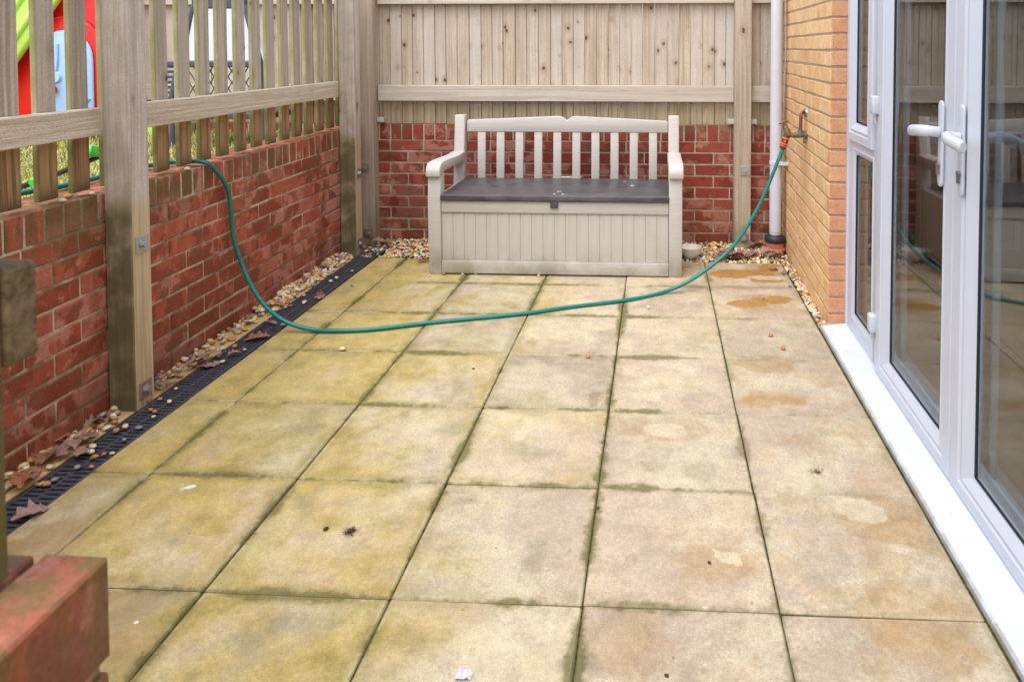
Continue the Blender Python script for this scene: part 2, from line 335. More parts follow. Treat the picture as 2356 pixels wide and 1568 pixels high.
M['grate'] = plain('black_plastic', S(68,69,78), .45, .25, .15, 60); M['void'] = plain('drain_void', S(16,16,18), .9)
def bench_mat(name, c, rough, axis):
    m = NM(name, rough, .4); O = m.ocoord(); sc = {'x':(3,90,90),'z':(90,90,3)}[axis]
    n = m.noise(m.scale(O,sc), 1., 4, .6); d = m.noise(m.pos(), 6, 5, .65)
    k = m.ss(n,.3,.7,.95,1.04); col = m.mix(1., c, m.comb(k,k,k), 'MULTIPLY')
    z = m.sep(m.pos())[2]; dirt = m.math('MULTIPLY', m.ss(z,.2,.0), m.ss(d,.35,.65)); col = m.mix(m.math('MULTIPLY',dirt,.6), col, S(130,118,92))
    col = m.mix(m.ss(d,.55,.75,0,.22), col, S(168,156,132))
    m.color(col); m.bump(n,.25,.002); return m.m
M['bench'] = bench_mat('bench_beige_plastic', S(190,184,176), .5, 'x'); M['bench_v'] = bench_mat('bench_beige_plank', S(188,182,172), .5, 'z')
def lid_mat():
    m = NM('bench_lid_grey', .42, .45); O = m.ocoord(); n = m.noise(m.scale(O,(4,150,60)), 1., 4, .6); d = m.noise(m.pos(), 7, 5)
    col = m.mix(m.ss(n,.35,.7), S(84,79,83), S(62,58,62)); col = m.mix(m.ss(d,.5,.7,0,.25), col, S(120,112,114))
    b = m.blobs(m.pos(), [(1.37,2.70,.016,.012,0),(1.32,2.84,.014,.006,0),(.99,2.42,.008,.01,0),(.94,2.43,.008,.008,0),(.96,2.5,.02,.006,.5)])
    col = m.mix(m.ss(b,.5,.7), col, S(214,210,206)); m.color(col); m.rough(m.ss(d,.3,.7,.34,.55)); m.bump(n,.35,.002); return m.m
M['lid'] = lid_mat()
def sill_mat():
    m = NM('white_upvc_sill', .35, .4); W = m.pos(); n = m.noise(W, 9, 5, .65); d, c = m.voro(W, 22.)
    col = m.mix(m.ss(n, .5, .75, 0, .35), S(206,212,222), S(178,176,166)); dots = m.math('MULTIPLY', m.ss(d, .09, .05), m.ss(m.sep(c)[0], .78, .8)); col = m.mix(m.math('MULTIPLY',dots,.6), col, S(110,100,84))
    ed = m.ss(m.sep(W)[0], 2.274, 2.266); col = m.mix(m.math('MULTIPLY', ed, m.ss(n,.35,.6,.2,.7)), col, S(150,140,118)); m.color(col); return m.m
M['latch'] = plain('latch_grey', S(72,78,86), .35); M['upvc'] = plain('white_upvc', S(192,196,206), .28, .015, 0, 8); M['upvc_sill'] = sill_mat()
M['gasket'] = plain('black_gasket', S(30,32,44), .6); M['metal'] = plain('galvanised_steel', S(176,178,176), .4, .12, .1, 200, .5, .7)
M['lockmetal'] = plain('lock_steel', S(150,148,144), .3, .1, 0, 100, .5, .9)
M['rust'] = plain('rusty_steel', S(140,112,96), .7, .3, .3, 120)
M['pipe_white'] = plain('downpipe_white', S(202,205,214), .35, .03, 0, 10); M['cable'] = plain('cable_white', S(224,220,212), .5)
M['clay'] = plain('terracotta', S(186,106,74), .75, .12, .2, 60); M['rubber'] = plain('black_rubber', S(44,44,50), .5, .15, .1, 60)
M['copper'] = plain('copper_pipe', S(128,84,74), .45, .25, .15, 120, .5, .6); M['verdigris'] = plain('verdigris_brass', S(108,112,98), .6, .35, .2, 150, .4, .4)
M['brass'] = plain('dull_brass', S(140,112,84), .5, .25, .15, 150, .5, .6)
M['conn_black'] = plain('connector_charcoal', S(64,58,66), .5); M['conn_orange'] = plain('connector_orange', S(240,104,36), .4)
def hose_mat():
    m = NM('teal_hose', .32, .5); a = m.node('ShaderNodeAttribute', attribute_name='along'); u = m.sep(a.outputs['Vector'])
    l, ang = u[0], u[1]
    w1 = m.math('SINE', m.math('ADD', m.math('MULTIPLY', l, 900.), m.math('MULTIPLY', ang, 12.))); w2 = m.math('SINE', m.math('SUBTRACT', m.math('MULTIPLY', l, 900.), m.math('MULTIPLY', ang, 12.)))
    k = m.ss(m.math('MAXIMUM', w1, w2), .3, 1.); n = m.noise(m.pos(), 9, 4)
    col = m.mix(m.math('MULTIPLY',k,.6), S(4,106,98), S(30,142,130)); col = m.mix(m.ss(n,.5,.7,0,.25), col, S(16,96,92)); m.color(col); return m.m
M['hose'] = hose_mat()
M['bowl'] = plain('glazed_white', S(236,232,228), .25, .06, 0, 30); M['bowl_dirt'] = simple_noise('bowl_dirt', S(60,44,40), S(96,76,66), 60)
M['red'] = plain('red_plastic', S(224,24,22), .35, .04); M['lime'] = plain('lime_plastic', S(186,224,96), .4, .05); M['blue'] = plain('pale_blue_plastic', S(160,192,232), .4, .03)
M['green'] = plain('green_plastic', S(84,206,84), .4, .05); M['chair'] = plain('chair_charcoal', S(70,70,86), .5, .1); M['fabric'] = plain('chair_fabric', S(212,216,232), .8, .03, .1, 200)
M['paper'] = plain('white_scrap', S(196,198,208), .6, .25, .3, 160); M['twig'] = plain('twig_brown', S(74,52,40), .9, .2)
M['wall_in'] = plain('interior_wall', S(176,170,160), .8); M['floor_in'] = plain('interior_floor', S(120,96,72), .5); M['curtain'] = plain('curtain', S(190,184,176), .9)
M['fascia'] = plain('white_fascia', S(226,226,226), .4)
def glass_mat():
    m = NM('glass'); t = m.t; t.nodes.remove(m.b)
    g = m.node('ShaderNodeBsdfGlossy'); g.inputs['Roughness'].default_value = .0; tr = m.node('ShaderNodeBsdfTransparent'); tr.inputs[0].default_value = (.93,.95,.95,1)
    fr = m.node('ShaderNodeFresnel'); fr.inputs[0].default_value = 1.9; ge = m.node('ShaderNodeNewGeometry')
    f = m.math('MULTIPLY', fr.outputs[0], m.math('SUBTRACT', 1., ge.outputs['Backfacing']))
    mx = m.node('ShaderNodeMixShader'); m.put(mx.inputs[0], f); t.links.new(tr.outputs[0], mx.inputs[1]); t.links.new(g.outputs[0], mx.inputs[2]); t.links.new(mx.outputs[0], m.out.inputs[0])
    return m.m
M['glass'] = glass_mat()

# ================================================================== THE SETTING
tag(obj('ground', boxm(-60,60,-60,60,-.6,-.1, M['ground'], 0)), kind='structure')
patio = tag(obj('patio', boxm(-.19,2.262,-3.2,2.70,-.09,-.005, M['joint'], 0)), kind='structure')
SL = {}
def slab_mesh(w, d, var):
    k = (round(w,3), round(d,3), var)
    if k not in SL:
        rr = random.Random(var); g = .0019
        me = MB().box(-w/2+g,w/2-g,-d/2+g,d/2-g,-.05,0)
        me.v = [(x+rr.uniform(-.0012,.0012), y+rr.uniform(-.0012,.0012), z+(rr.uniform(-.001,.001) if z == 0 else 0)) for x,y,z in me.v]
        SL[k] = me.mesh('slab', M['slab'], .004, 1)
    return SL[k]
xs = [-.188,0,.45,.9,1.35,1.8,2.2565]
for j in range(-7,6):
    for i in range(6):
        x0,x1 = xs[i], xs[i+1]
        obj('slab', slab_mesh(x1-x0,.45,(i*7+j*3)%5), None, patio, ((x0+x1)/2, j*.45+.225, random.uniform(-.0012,.0012)), (random.uniform(-.002,.002),random.uniform(-.002,.002),random.uniform(-.0015,.0015)))
# lawn behind the low wall, soil under the gravel strips
tag(obj('lawn', boxm(-9,-.60,-7,3.2,-.1,.70, M['lawn'], 0)), kind='structure')
tag(obj('gravel_bed', boxm(-.6,2.40,2.702,3.2,-.1,-.022, M['soil'], 0)), kind='structure')
tag(obj('gravel_bed', boxm(2.2625,2.36,1.70,2.70,-.1,-.02, M['soil'], 0)), kind='structure')
tag(obj('drain_haunching', boxm(-.50,-.321,-1.0,2.701,-.1,-.004, M['haunch'], 0)), kind='structure')

# ================================================================== WALLS
BK = {}
def brick_mesh(L, D, H, mat, var, bev=.003):
    k = (round(L,3),round(D,3),round(H,3),mat.name,var)
    if k not in BK:
        rr = random.Random(var*13+1); b = MB().box(-L/2,L/2,-D/2,D/2,-H/2,H/2)
        b.v = [tuple(c+rr.uniform(-.0014,.0014) for c in p) for p in b.v]
        BK[k] = b.mesh('brick', mat, bev, 1)
    return BK[k]
def put_brick(root, L, D, H, mat, c, rz=0.):
    return obj('brick', brick_mesh(L,D,H,mat,random.randrange(5)), None, root, (c[0]+random.uniform(-.0008,.0008), c[1]+random.uniform(-.001,.001), c[2]+random.uniform(-.0012,.0012)), (random.uniform(-.006,.006), random.uniform(-.004,.004), rz+random.uniform(-.004,.004)))
ZJ = -.01      # first bed joint
def course(root, a0, a1, z, phase, mat, place, L=.215, D=.1025, H=.065):
    """stretcher course between a0 and a1; place(a) gives centre and rotation"""
    a = a0-((a0-phase) % .225)
    while a < a1:
        s0, s1 = max(a+.005, a0), min(a+.22, a1)
        if s1-s0 > .02:
            c, rz = place((s0+s1)/2); put_brick(root, s1-s0, D, H, mat, (c[0],c[1],z), rz)
        a += .225
WLX, WLS = -.407, .012        # left wall face at y = 0, skew
# --- left wall, its local +x is the patio side
lw = tag(empty('brick_wall', (WLX,0,0), WLS), 'low red brick wall with picket fence on top, along the left side', 'wall')
obj('mortar', boxm(-.211,-.004,-1.15,3.13,-.1,.7665, M['mortar'], 0), None, lw)
for k in range(10):
    zc = ZJ+.075*k-.0375+.0
    if k == 0: continue
    course(lw, -.94, 3.12, zc, (.0 if k%2 else .1125)+.03, M['brick_left'], lambda a: ((-.05,a), PI/2))
a = -.93
while a < 3.05:
    put_brick(lw, .0645, .215, .1025, M['brick_left'], (-.1075, a+.0375, .667+.0513), PI/2); a += .075
# --- back wall, faces -y
YB = 3.135
bw = tag(empty('brick_wall', (0,YB,0)), 'dark red brick wall under the boarded fence, behind the bench', 'wall')
obj('mortar', boxm(-3.6,2.36,.0045,.2,-.1,.7665, M['mortar_back'], 0), None, bw)
for k in range(1,10):
    course(bw, -.62 if k < 9 else -1.6, 2.345, ZJ+.075*k-.0375, -.26 if k%2 else -.14, M['brick_back'], lambda a: ((a,.0515), 0))
a = -.257-.075*18
while a < 2.31:
    put_brick(bw, .0645, .215, .1025, M['brick_back'], (a+.0375, .1075, .667+.0513), 0); a += .075
# --- near wall end beside the camera
nw = tag(empty('brick_wall', (0,-.942,0)), 'end of a red brick wall with a big coping brick, in the foreground', 'wall')
obj('mortar', boxm(-.395,.966,-.209,-.006,-.1,.7655, M['mortar'], 0), None, nw)
for k in range(1,10):
    z = ZJ+.075*k-.0375
    if k%2: put_brick(nw, .215, .1025, .065, M['brick_near'], (.975-.0513,-.1075,z), PI/2); x1 = .975-.1125
    else: x1 = .975
    course(nw, -.38, x1, z, x1-.22, M['brick_near'], lambda a: ((a,-.0513),0)); course(nw, -.38, x1, z, x1-.22, M['brick_near'], lambda a: ((a,-.215+.0513),0))
a = .972
while a > -.35:
    put_brick(nw, .066, .215, .1035, M['brick_near'], (a-.030,-.1065,.667+.0562), 0); a -= .0755

# ================================================================== TIMBER FENCES
def timber(name, w, d, L, mat, parent, loc, rot=(0,0,0), bev=.003, key={}):
    k = (round(w,3),round(d,3),round(L,3),mat.name,bev)
    if k not in key: key[k] = MB().box(-w/2,w/2,-d/2,d/2,-L/2,L/2).mesh('timber', mat, bev)
    return obj(name, key[k], None, parent, loc, rot)
def washer(parent, loc, rz, rusty=False, s=.062, tilt=0.):
    """square plate with bolt head; the plate faces local -y"""
    p = obj('bolt_plate', boxm(-s/2,s/2,-.004,0,-s/2,s/2, M['rust' if rusty else 'metal'], .001), None, parent, loc, (0,tilt,rz))
    b = MB()
    for (y0,y1,r,n) in ((-.008,-.004,.017,16),(-.018,-.008,.012,6)):
        vs = [(r*math.cos(2*PI*i/n), y, r*math.sin(2*PI*i/n)) for y in (y0,y1) for i in range(n)]
        b.add(vs, [tuple(range(n)), tuple(range(n,2*n))[::-1]]+[(i,n+i,n+(i+1)%n,(i+1)%n) for i in range(n)])
    obj('bolt', b.mesh('bolt', M['metal']), None, p)
# --- picket fence on the left wall
pf = tag(empty('picket_fence', (WLX,0,0), WLS), 'weathered picket fence with gaps on top of the left brick wall', 'fence')
for i,(yc) in enumerate((.862, 2.805)):
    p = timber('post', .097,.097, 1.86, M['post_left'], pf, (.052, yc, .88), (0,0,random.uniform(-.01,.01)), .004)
    washer(p, (.0485,.0,-.30 if i == 0 else -.385), PI/2, tilt=0); washer(p, (.0485,.0,-.825), PI/2, True)
for (y0,y1) in ((-1.0,.812),(.912,2.756)):
    for zc in (1.023,1.62):
        timber('rail', .042,.095, y1-y0, M['rail_left'], pf, (-.017, (y0+y1)/2, zc), (PI/2,0,0), .003)
yk = .456-.141*9
while yk < 3.0:
    h = .96+random.uniform(-.004,.004)
    timber('picket', .022,.075,.96, M['picket'], pf, (-.051+random.uniform(-.0015,.0015), yk+.0375+random.uniform(-.004,.004), .782+.48+random.uniform(0,.004)), (random.uniform(-.004,.004),0,random.uniform(-.02,.02)), .003)
    yk += .141
# --- picket fence on the near wall
nf = tag(empty('picket_fence', (0,-.942,0)), 'dark weathered rail end and picket of the near fence, blurred at left edge', 'fence')
timber('rail', .038,.094,1.27, M['near_timber'], nf, (.912-.635,-.021,1.027), (PI/2,0,PI/2), .004)
timber('rail', .038,.094,1.27, M['near_timber'], nf, (.912-.635,-.021,1.62), (PI/2,0,PI/2), .004)
for i in range(9): timber('picket', .075,.022,.96, M['near_timber'], nf, (.873-.141*i,-.052,.782+.48), (0,0,random.uniform(-.01,.01)), .003)
# --- boarded fence behind
bf = tag(empty('board_fence', (0,YB,0)), 'pale closeboard fence of overlapping vertical boards behind the bench', 'fence')
def board_mesh(w, L):
    return MB().prism([(0,.012),(0,-.001),(.002,-.004),(w*.4,-.0065),(w-.003,-.009),(w,-.007),(w,.012)], -L/2, L/2, 'z').mesh('board', M['board'])
BM = {}
x = -3.5
while x < 2.34:
    w = random.choice((.074,.077,.077,.08)); 
    if w not in BM: BM[w] = board_mesh(w-.0015, 1.02)
    obj('board', BM[w], None, bf, (x, .028+random.uniform(-.002,.002), .772+.51+random.uniform(-.003,.003)), (0,0,random.uniform(-.012,.012))); x += w
for xa,xb in ((-3.5,-2.47),(-2.37,-.452),(-.331,2.012),(2.119,2.335)):
    for zc,hh in ((.977,.105),(1.613,.10)):
        timber('rail', hh,.036, xb-xa, M['rail'], bf, ((xa+xb)/2, -.006, zc), (0,PI/2,0), .003)
for i,xc in enumerate((-2.42,-.392,2.0655)):
    p = timber('post', .106 if i else .1,.096,1.92, M['post'], bf, (xc,-.035,.91), (0,0,0), .004)
    if i: washer(p, (.017 if i == 2 else -.012,-.048,-.42), 0); washer(p, (.01,-.048,-.855), 0, True)
for xc in (-.312,1.995,2.137): timber('cleat', .045,.03,.03, M['rail'], bf, (xc,-.018,.80), (0,0,0), .002)

# ================================================================== HOUSE
house = tag(empty('brick_house', (2.30,1.71,0)), 'buff brick house corner with white glazed doors on the right', 'house')
HO = Vector((2.30,1.71,0))
def hp(x,y,z): return (x-HO.x, y-HO.y, z-HO.z)
SK = .02
hm = MB()
hm.add([hp(*p) for p in [(2.3035,1.7155,-.1),(2.3315,3.15,-.1),(2.6,3.15,-.1),(2.6,1.7155,-.1),(2.3035,1.7155,2.6),(2.3315,3.15,2.6),(2.6,3.15,2.6),(2.6,1.7155,2.6)]], [(0,3,2,1),(4,5,6,7),(0,1,5,4),(1,2,6,5),(2,3,7,6),(3,0,4,7)])
obj('mortar', hm.mesh('mortar', M['mortar_house']), None, house)
for k in range(0,35):
    z = ZJ+.075*k+.0375
    ph = 0. if k%2 else .1125
    # corner brick: its end face shows on the return
    Lc = .215 if k%2 else .1025
    o = put_brick(house, Lc, .1025, .065, M['brick_house'], hp(2.30+.0513+SK*Lc/2, 1.713+Lc/2+.002, z), PI/2-SK)
    course(house, 1.713+Lc+.010, 3.13, z, 1.713+Lc+.007, M['brick_house'], lambda a: (hp(2.30+.0513+SK*(a-1.713), a, 0)[:2], PI/2-SK))
    # header face on the return, orange
    put_brick(house, .100, .05, .065, M['brick_header'], hp(2.30+.052, 1.735, z), 0.)
# plain piers and lintel out of view
obj('lintel', boxm(2.33-HO.x,2.6-HO.x,-3.2-HO.y,1.72-HO.y,2.13,2.6, M['fascia'], .004), None, house)
obj('pier', boxm(2.31-HO.x,2.6-HO.x,-3.2-HO.y,-.78-HO.y,-.1,2.13, M['brick_house'], .004), None, house)
def frame_mesh(o, i, prof, mat):
    """mitred frame: o, i = outer / inner (y0,y1,z0,z1); prof = (t from outer to inner, x)"""
    b = MB(); n = len(prof); vs = []
    for t,x in prof:
        y0,y1,z0,z1 = [p+(q_-p)*t for p,q_ in zip(o,i)]
        vs += [hp(x,y0,z0),hp(x,y1,z0),hp(x,y1,z1),hp(x,y0,z1)]
    fs = [(j*4+k,j*4+(k+1)%4,(j+1)*4+(k+1)%4,(j+1)*4+k) for j in range(n-1) for k in range(4)]
    fs += [((n-1)*4+k,(n-1)*4+(k+1)%4,(k+1)%4,k) for k in range(4)]
    return b.add(vs,fs).mesh('frame', mat)
XF = 2.378
obj('door_sill', MB().prism([(2.262-HO.x,-.05),(2.262-HO.x,.010),(2.266-HO.x,.014),(2.372-HO.x,.026),(2.43-HO.x,.026),(2.43-HO.x,-.05)], -.80-HO.y, 1.700-HO.y, 'y').mesh('sill', M['upvc_sill']), None, house)
obj('sill_end_cap', boxm(*[a_ for p in zip(hp(2.255,1.698,0.),hp(2.40,1.716,0.022)) for a_ in p], M['mortar_house'], .002), None, house)
jamb = [(0,2.45),(0,XF),(.08,XF-.004),(.55,XF-.004),(.62,XF+.002),(1.,XF+.006),(1.,2.45)]
obj('door_frame', frame_mesh((-.76,1.722,.026,2.13),(-.705,1.667,.03,2.07), jamb, M['upvc']), None, house)
def mullion(y0,y1): obj('mullion', boxm(*[a_ for p in zip(hp(XF+.001,y0,.028),hp(2.44,y1,2.1)) for a_ in p], M['upvc'], .004,2,True), None, house)
mullion(1.212,1.292); mullion(-.33,-.25+.0)
sash = [(0,2.44),(0,XF-.010),(.03,XF-.016),(.42,XF-.016),(.47,XF-.010),(.56,XF-.010),(.62,XF-.014),(.97,XF+.006),(.97,2.44)]
gask = [(.962,XF+.005),(.968,XF+.002),(1.0,XF+.005),(1.0,XF+.0095)]
def panes(par, y0,y1,z0,z1):
    for x in (XF+.010, XF+.032):
        obj('pane', boxm(*[a_ for p in zip(hp(x,y0,z0),hp(x+.004,y1,z1)) for a_ in p], M['glass'], 0), None, par)
    obj('spacer_bar', frame_mesh((y0,y1,z0,z1),(y0+.012,y1-.012,z0+.012,z1-.012), [(0,XF+.016),(1,XF+.016),(1,XF+.030),(0,XF+.030)], M['lockmetal']), None, par)
def glazed(name, o, i, label=None, prof=sash):
    f = obj(name, frame_mesh(o,i,prof,M['upvc']), None, house)
    if label: f['label'] = label
    obj('gasket', frame_mesh(o,i,gask,M['gasket']), None, f); panes(f,*i); return f
# side window: opening sash above, fixed light below
glazed('window_sash', (1.294,1.668,.875,2.08), (1.392,1.572,.958,1.99))
def fixed_light(y0,y1):
    fx = obj('window_frame', frame_mesh((y0,y1,.028,.876),(y0+.03,y1-.105,.125,.812), [(0,2.44),(0,XF),(.5,XF),(.62,XF-.003),(.97,XF+.008),(.97,2.44)], M['upvc']), None, house)
    obj('gasket', frame_mesh((y0,y1,.028,.876),(y0+.03,y1-.105,.125,.812), gask, M['gasket']), None, fx); panes(fx,y0+.03,y1-.105,.125,.812)
fixed_light(1.290,1.668)
glazed('window_sash', (-.705,-.332,.875,2.08), (-.60,-.43,.958,1.99)); fixed_light(-.705,-.332)
# french doors
def handle(leaf, y, sgn):
    b = MB(); n = 10; w = .0165; z0,z1 = .868,1.124
    poly = [(y+w*math.cos(PI*k/n), z1-w+w*math.sin(PI*k/n)) for k in range(n+1)]+[(y-w*math.cos(PI*k/n), z0+w-w*math.sin(PI*k/n)) for k in range(n+1)]
    poly = [(p[0]-HO.y,p[1]) for p in poly]
    X = XF-.016-HO.x
    h = obj('handle', b.prism(poly, X-.008, X, 'x').mesh('handle', M['upvc'], .003, 2, True), None, leaf)
    yy = y-HO.y
    pts = catmull([(X-.010,yy,1.03),(X-.035,yy,1.032),(X-.052,yy+sgn*.014,1.032),(X-.056,yy+sgn*.05,1.030),(X-.054,yy+sgn*.09,1.027),(X-.050,yy+sgn*.122,1.024)], 6)
    lb = MB().tube(pts, [.0115]*8+[.0125]*(len(pts)-9)+[.010], 12)
    lb.v = [(p[0],p[1],1.03+(p[2]-1.03)*1.4) for p in lb.v]
    obj('lever', lb.mesh('lever', M['upvc'], 0, 1, True), None, h)
    k = MB(); vs = []
    key = [(y-HO.y+.0085*math.cos(2*PI*i/14), .932+.0085*math.sin(2*PI*i/14)) for i in range(-2,10)]
    key = [(y-HO.y+.0085*math.cos(a_),.932+.0085*math.sin(a_)) for a_ in [math.radians(-60+30*i) for i in range(11)]]+[(y-HO.y-.0045,.905),(y-HO.y+.0045,.905)]
    obj('lock_cylinder', k.prism(key, X-.0165, X-.008, 'x').mesh('key', M['lockmetal']), None, h)
def hinge(leaf, y, z):
    X = XF-.016-HO.x
    h = obj('hinge', boxm(X-.024,X+.004,y-HO.y-.022,y-HO.y+.020,z-.035,z+.035, M['upvc'], .006,2,True), None, leaf)
    obj('hinge_leaf', boxm(X-.008,X+.006,y-HO.y+.004,y-HO.y+.034,z-.075,z-.02, M['upvc'], .003,2,True), None, h)
dl = glazed('door', (.487,1.210,.030,2.07), (.612,1.082,.118,1.96), 'left glazed door leaf with white lever handle')
dr = glazed('door', (-.248,.482,.030,2.07), (-.12,.356,.118,1.96), 'right glazed door leaf, cut off by the frame')
handle(dl,.572,1); handle(dr,.425,-1)
for z in (1.06,.215,1.9): hinge(dl,1.214,z); hinge(dr,-.27,z)
# room behind the glass
rm = MB(); X0,X1,Y0,Y1,Z0,Z1 = 2.60,5.6,-3.,3.0,.0,2.5
rm.add([hp(X0,Y0,Z0),hp(X1,Y0,Z0),hp(X1,Y1,Z0),hp(X0,Y1,Z0),hp(X0,Y0,Z1),hp(X1,Y0,Z1),hp(X1,Y1,Z1),hp(X0,Y1,Z1)], [(4,5,6,7),(0,1,5,4),(1,2,6,5),(2,3,7,6)])
obj('room_wall', rm.mesh('room', M['wall_in']), None, house)
obj('room_floor', boxm(2.44-HO.x,5.6-HO.x,-3-HO.y,3-HO.y,-.05,.02, M['floor_in'], 0), None, house)
obj('room_ceiling_edge', boxm(2.45-HO.x,2.62-HO.x,-3-HO.y,3-HO.y,2.14,2.5, M['wall_in'], 0), None, house)
obj('reveal', boxm(2.45-HO.x,2.62-HO.x,1.725-HO.y,3-HO.y,.0,2.5, M['wall_in'], 0), None, house)

# ================================================================== DRAIN CHANNEL
dch = tag(empty('drainage_channel', (-.176,0,0), WLS*.6), 'long black slotted drain channel beside the left brick wall', 'drain')
obj('channel', MB().box(-.128,-.004,-1.,2.98,-.1,-.06).box(-.133,-.126,-1.,2.98,-.1,-.004).box(-.006,0.,-1.,2.98,-.1,-.004).mesh('channel', M['void']), None, dch)
gb = MB(); gl = .4975; xa,xb = -.125,-.0065
gb.box(xa,xa+.009,-gl/2,gl/2,-.02,.0); gb.box(xb-.009,xb,-gl/2,gl/2,-.02,.0); gb.box((xa+xb)/2-.005,(xa+xb)/2+.005,-gl/2,gl/2,-.02,-.001)
npt = 24; p = gl/npt
for c in range(2):
    x0 = xa+.009 if c == 0 else (xa+xb)/2+.005; x1 = (xa+xb)/2-.005 if c == 0 else xb-.009
    for k in range(npt):
        y = -gl/2+p*(k+(.25 if c else .75)); gb.box(x0-.001,x1+.001,y-p*.25,y+p*.25,-.018,-.0015)
    gb.box(x0-.001,x1+.001,-gl/2,-gl/2+.006,-.018,-.0012); gb.box(x0-.001,x1+.001,gl/2-.006,gl/2,-.018,-.0012)
gm = gb.mesh('grate', M['grate'])
for k in range(8): obj('grate', gm, None, dch, (random.uniform(-.001,.001), -1.+.25+.5*k-.005, -.002+random.uniform(-.001,.001)), (0,random.uniform(-.006,.006),random.uniform(-.002,.002)))

# ================================================================== STORAGE BENCH
be = tag(empty('storage_bench', (.946,2.385,0)), 'beige plastic storage bench with dark grey lid and slatted back', 'bench')
def bp(name, me, par=be, loc=(0,0,0), rot=(0,0,0)): return obj(name, me, None, par, loc, rot)
BB = M['bench']
for sx in (-1,1):
    xa,xb = (-.714,-.641) if sx < 0 else (.638,.712)
    bp('leg', MB().prism([(.012,.0),(.10,.0),(.088,.30),(.078,.57),(.004,.57),(-.006,.40),(.0,.2)], xa,xb,'x').mesh('leg',BB,.005,2,True))
    bp('backrest_post', MB().prism([(.50,-.01),(.585,-.01),(.575,.45),(.60,.85),(.545,.852),(.50,.45)], xa+.004,xb-.004,'x').mesh('post',BB,.005,2,True))
    arm = [(.53,.560),(.53,.625),(.38,.622),(.15,.632),(.05,.634),(.012,.628),(-.012,.610),(-.020,.588),(-.020,.556),(.0,.556),(.05,.572),(.2,.572)]
    bp('armrest', MB().prism(arm, xa-.006 if sx<0 else xa-.002, xb+.002 if sx<0 else xb+.006,'x').mesh('arm',BB,.006,2,True))
    bp('panel', boxm((xa+.012),(xb-.012),.085,.515,.03,.42,BB,.003))
bp('rail', boxm(-.640,.637,.006,.03,.352,.420,BB,.004,2,True))
bp('rail', boxm(-.640,.637,.008,.03,.008,.080,BB,.003,2,True))
pm = boxm(-.03155,.03155,-.006,.006,-.135,.135,M['bench_v'],.002)
for k in range(20): bp('plank', pm, be, (-.640+.0638*(k+.5),.022,.2155))
bp('panel', boxm(-.64,.637,.028,.04,.02,.42,BB,.0))
bp('panel', boxm(-.64,.637,.50,.52,.02,.42,BB,.003))
lid = bp('lid', boxm(-.641,.639,-.012,.535,.424,.456,M['lid'],.005,2,True))
bp('latch', MB().box(-.022,.022,-.008,.008,.385,.428).mesh('latch',M['latch'],.004,2,True)); bp('latch_tongue', boxm(-.006,.004,-.014,-.006,.388,.42,M['latch'],.002))
top = [(-.632,.745),(-.632,.812),(-.625,.820),(-.35,.832),(-.05,.845),(-.028,.842),(-.012,.832),(.0,.822),(.004,.8205),(.008,.822),(.020,.832),(.036,.842),(.058,.845),(.35,.832),(.630,.818),(.638,.810),(.638,.745)]
bp('backrest_rail', MB().prism(top, .548,.578,'y').mesh('rail',BB,.004,2,True), be, (0,0,0))
sm = MB().box(-.0255,.0255,-.009,.009,-.155,.155).mesh('slat',BB,.004,2,True)
for k in range(10): bp('slat', sm, be, (-.540+.1207*k,.553,.598), (-.05,0,0))
bp('slat_base', boxm(-.085,.095,.54,.556,.456,.464,BB,.002))

# ================================================================== HOSE, TAP, PIPE, CABLE, BOWL
HP = [(-.70,.40,.79),(-.66,.62,.787),(-.640,.76,.785),(-.612,.84,.785),(-.602,.98,.787),(-.606,1.15,.788),(-.602,1.276,.789),(-.563,1.378,.790),(-.50,1.392,.791),(-.445,1.385,.793),(-.405,1.40,.781),(-.398,1.438,.745),(-.399,1.496,.690),(-.400,1.535,.628),(-.400,1.548,.556),(-.400,1.556,.469),(-.392,1.561,.395),(-.368,1.567,.307),(-.31,1.548,.205),(-.235,1.532,.114),(-.14,1.53,.046),(-.03,1.533,.015),(.072,1.527,.0115),(.241,1.561,.0105),(.492,1.657,.0105),(.866,1.788,.0105),(1.11,1.886,.0105),(1.367,2.005,.0105),(1.542,2.11,.0125),(1.709,2.17,.069),(1.908,2.225,.212),(2.036,2.25,.4),(2.107,2.265,.554),(2.164,2.275,.696),(2.186,2.279,.752)]
hz = tag(empty('garden_hose', (.3,1.6,0)), 'teal green garden hose running from the tap across the slabs over the wall', 'hose')
HP = [(x_+.004*math.sin(9*x_+1), y_+.006*math.sin(13*x_) if z_ < .02 else y_, z_) for x_,y_,z_ in HP]
hb = MB(); pts = catmull(HP, 10); NS = 14
hb.tube([p-Vector((.3,1.6,0)) for p in pts], .0096, NS); me = hb.mesh('hose_tube', M['hose'], 0, 1, True)
cum = [0.]
for a_,b_ in zip(pts,pts[1:]): cum.append(cum[-1]+(b_-a_).length)
at = me.attributes.new('along','FLOAT_VECTOR','POINT')
for i,d in enumerate(at.data): d.vector = (cum[min(i//NS,len(cum)-1)], PI*abs(2*(i%NS)/NS-1), 0)
obj('tube', me, None, hz)
T0 = Vector((2.186,2.279,.752)); T1 = Vector((2.212,2.281,.826)); ax_ = (T1-T0).normalized()
cn = obj('hose_connector', MB().tube([T0-ax_*.012+ax_*t for t in (0,.006,.03,.05,.075,.082)], [.0145,.0165,.0175,.018,.0185,.016], 18).mesh('conn',M['conn_black'],0,1,True), None, hz, (-.3,-1.6,0))
for t0,t1 in ((.008,.013),(.018,.026),(.048,.058)): obj('orange_band', MB().tube([T0+ax_*(t0-.006),T0+ax_*(t1-.006)], .0192, 18).mesh('band',M['conn_orange'],0,1,True), None, cn)
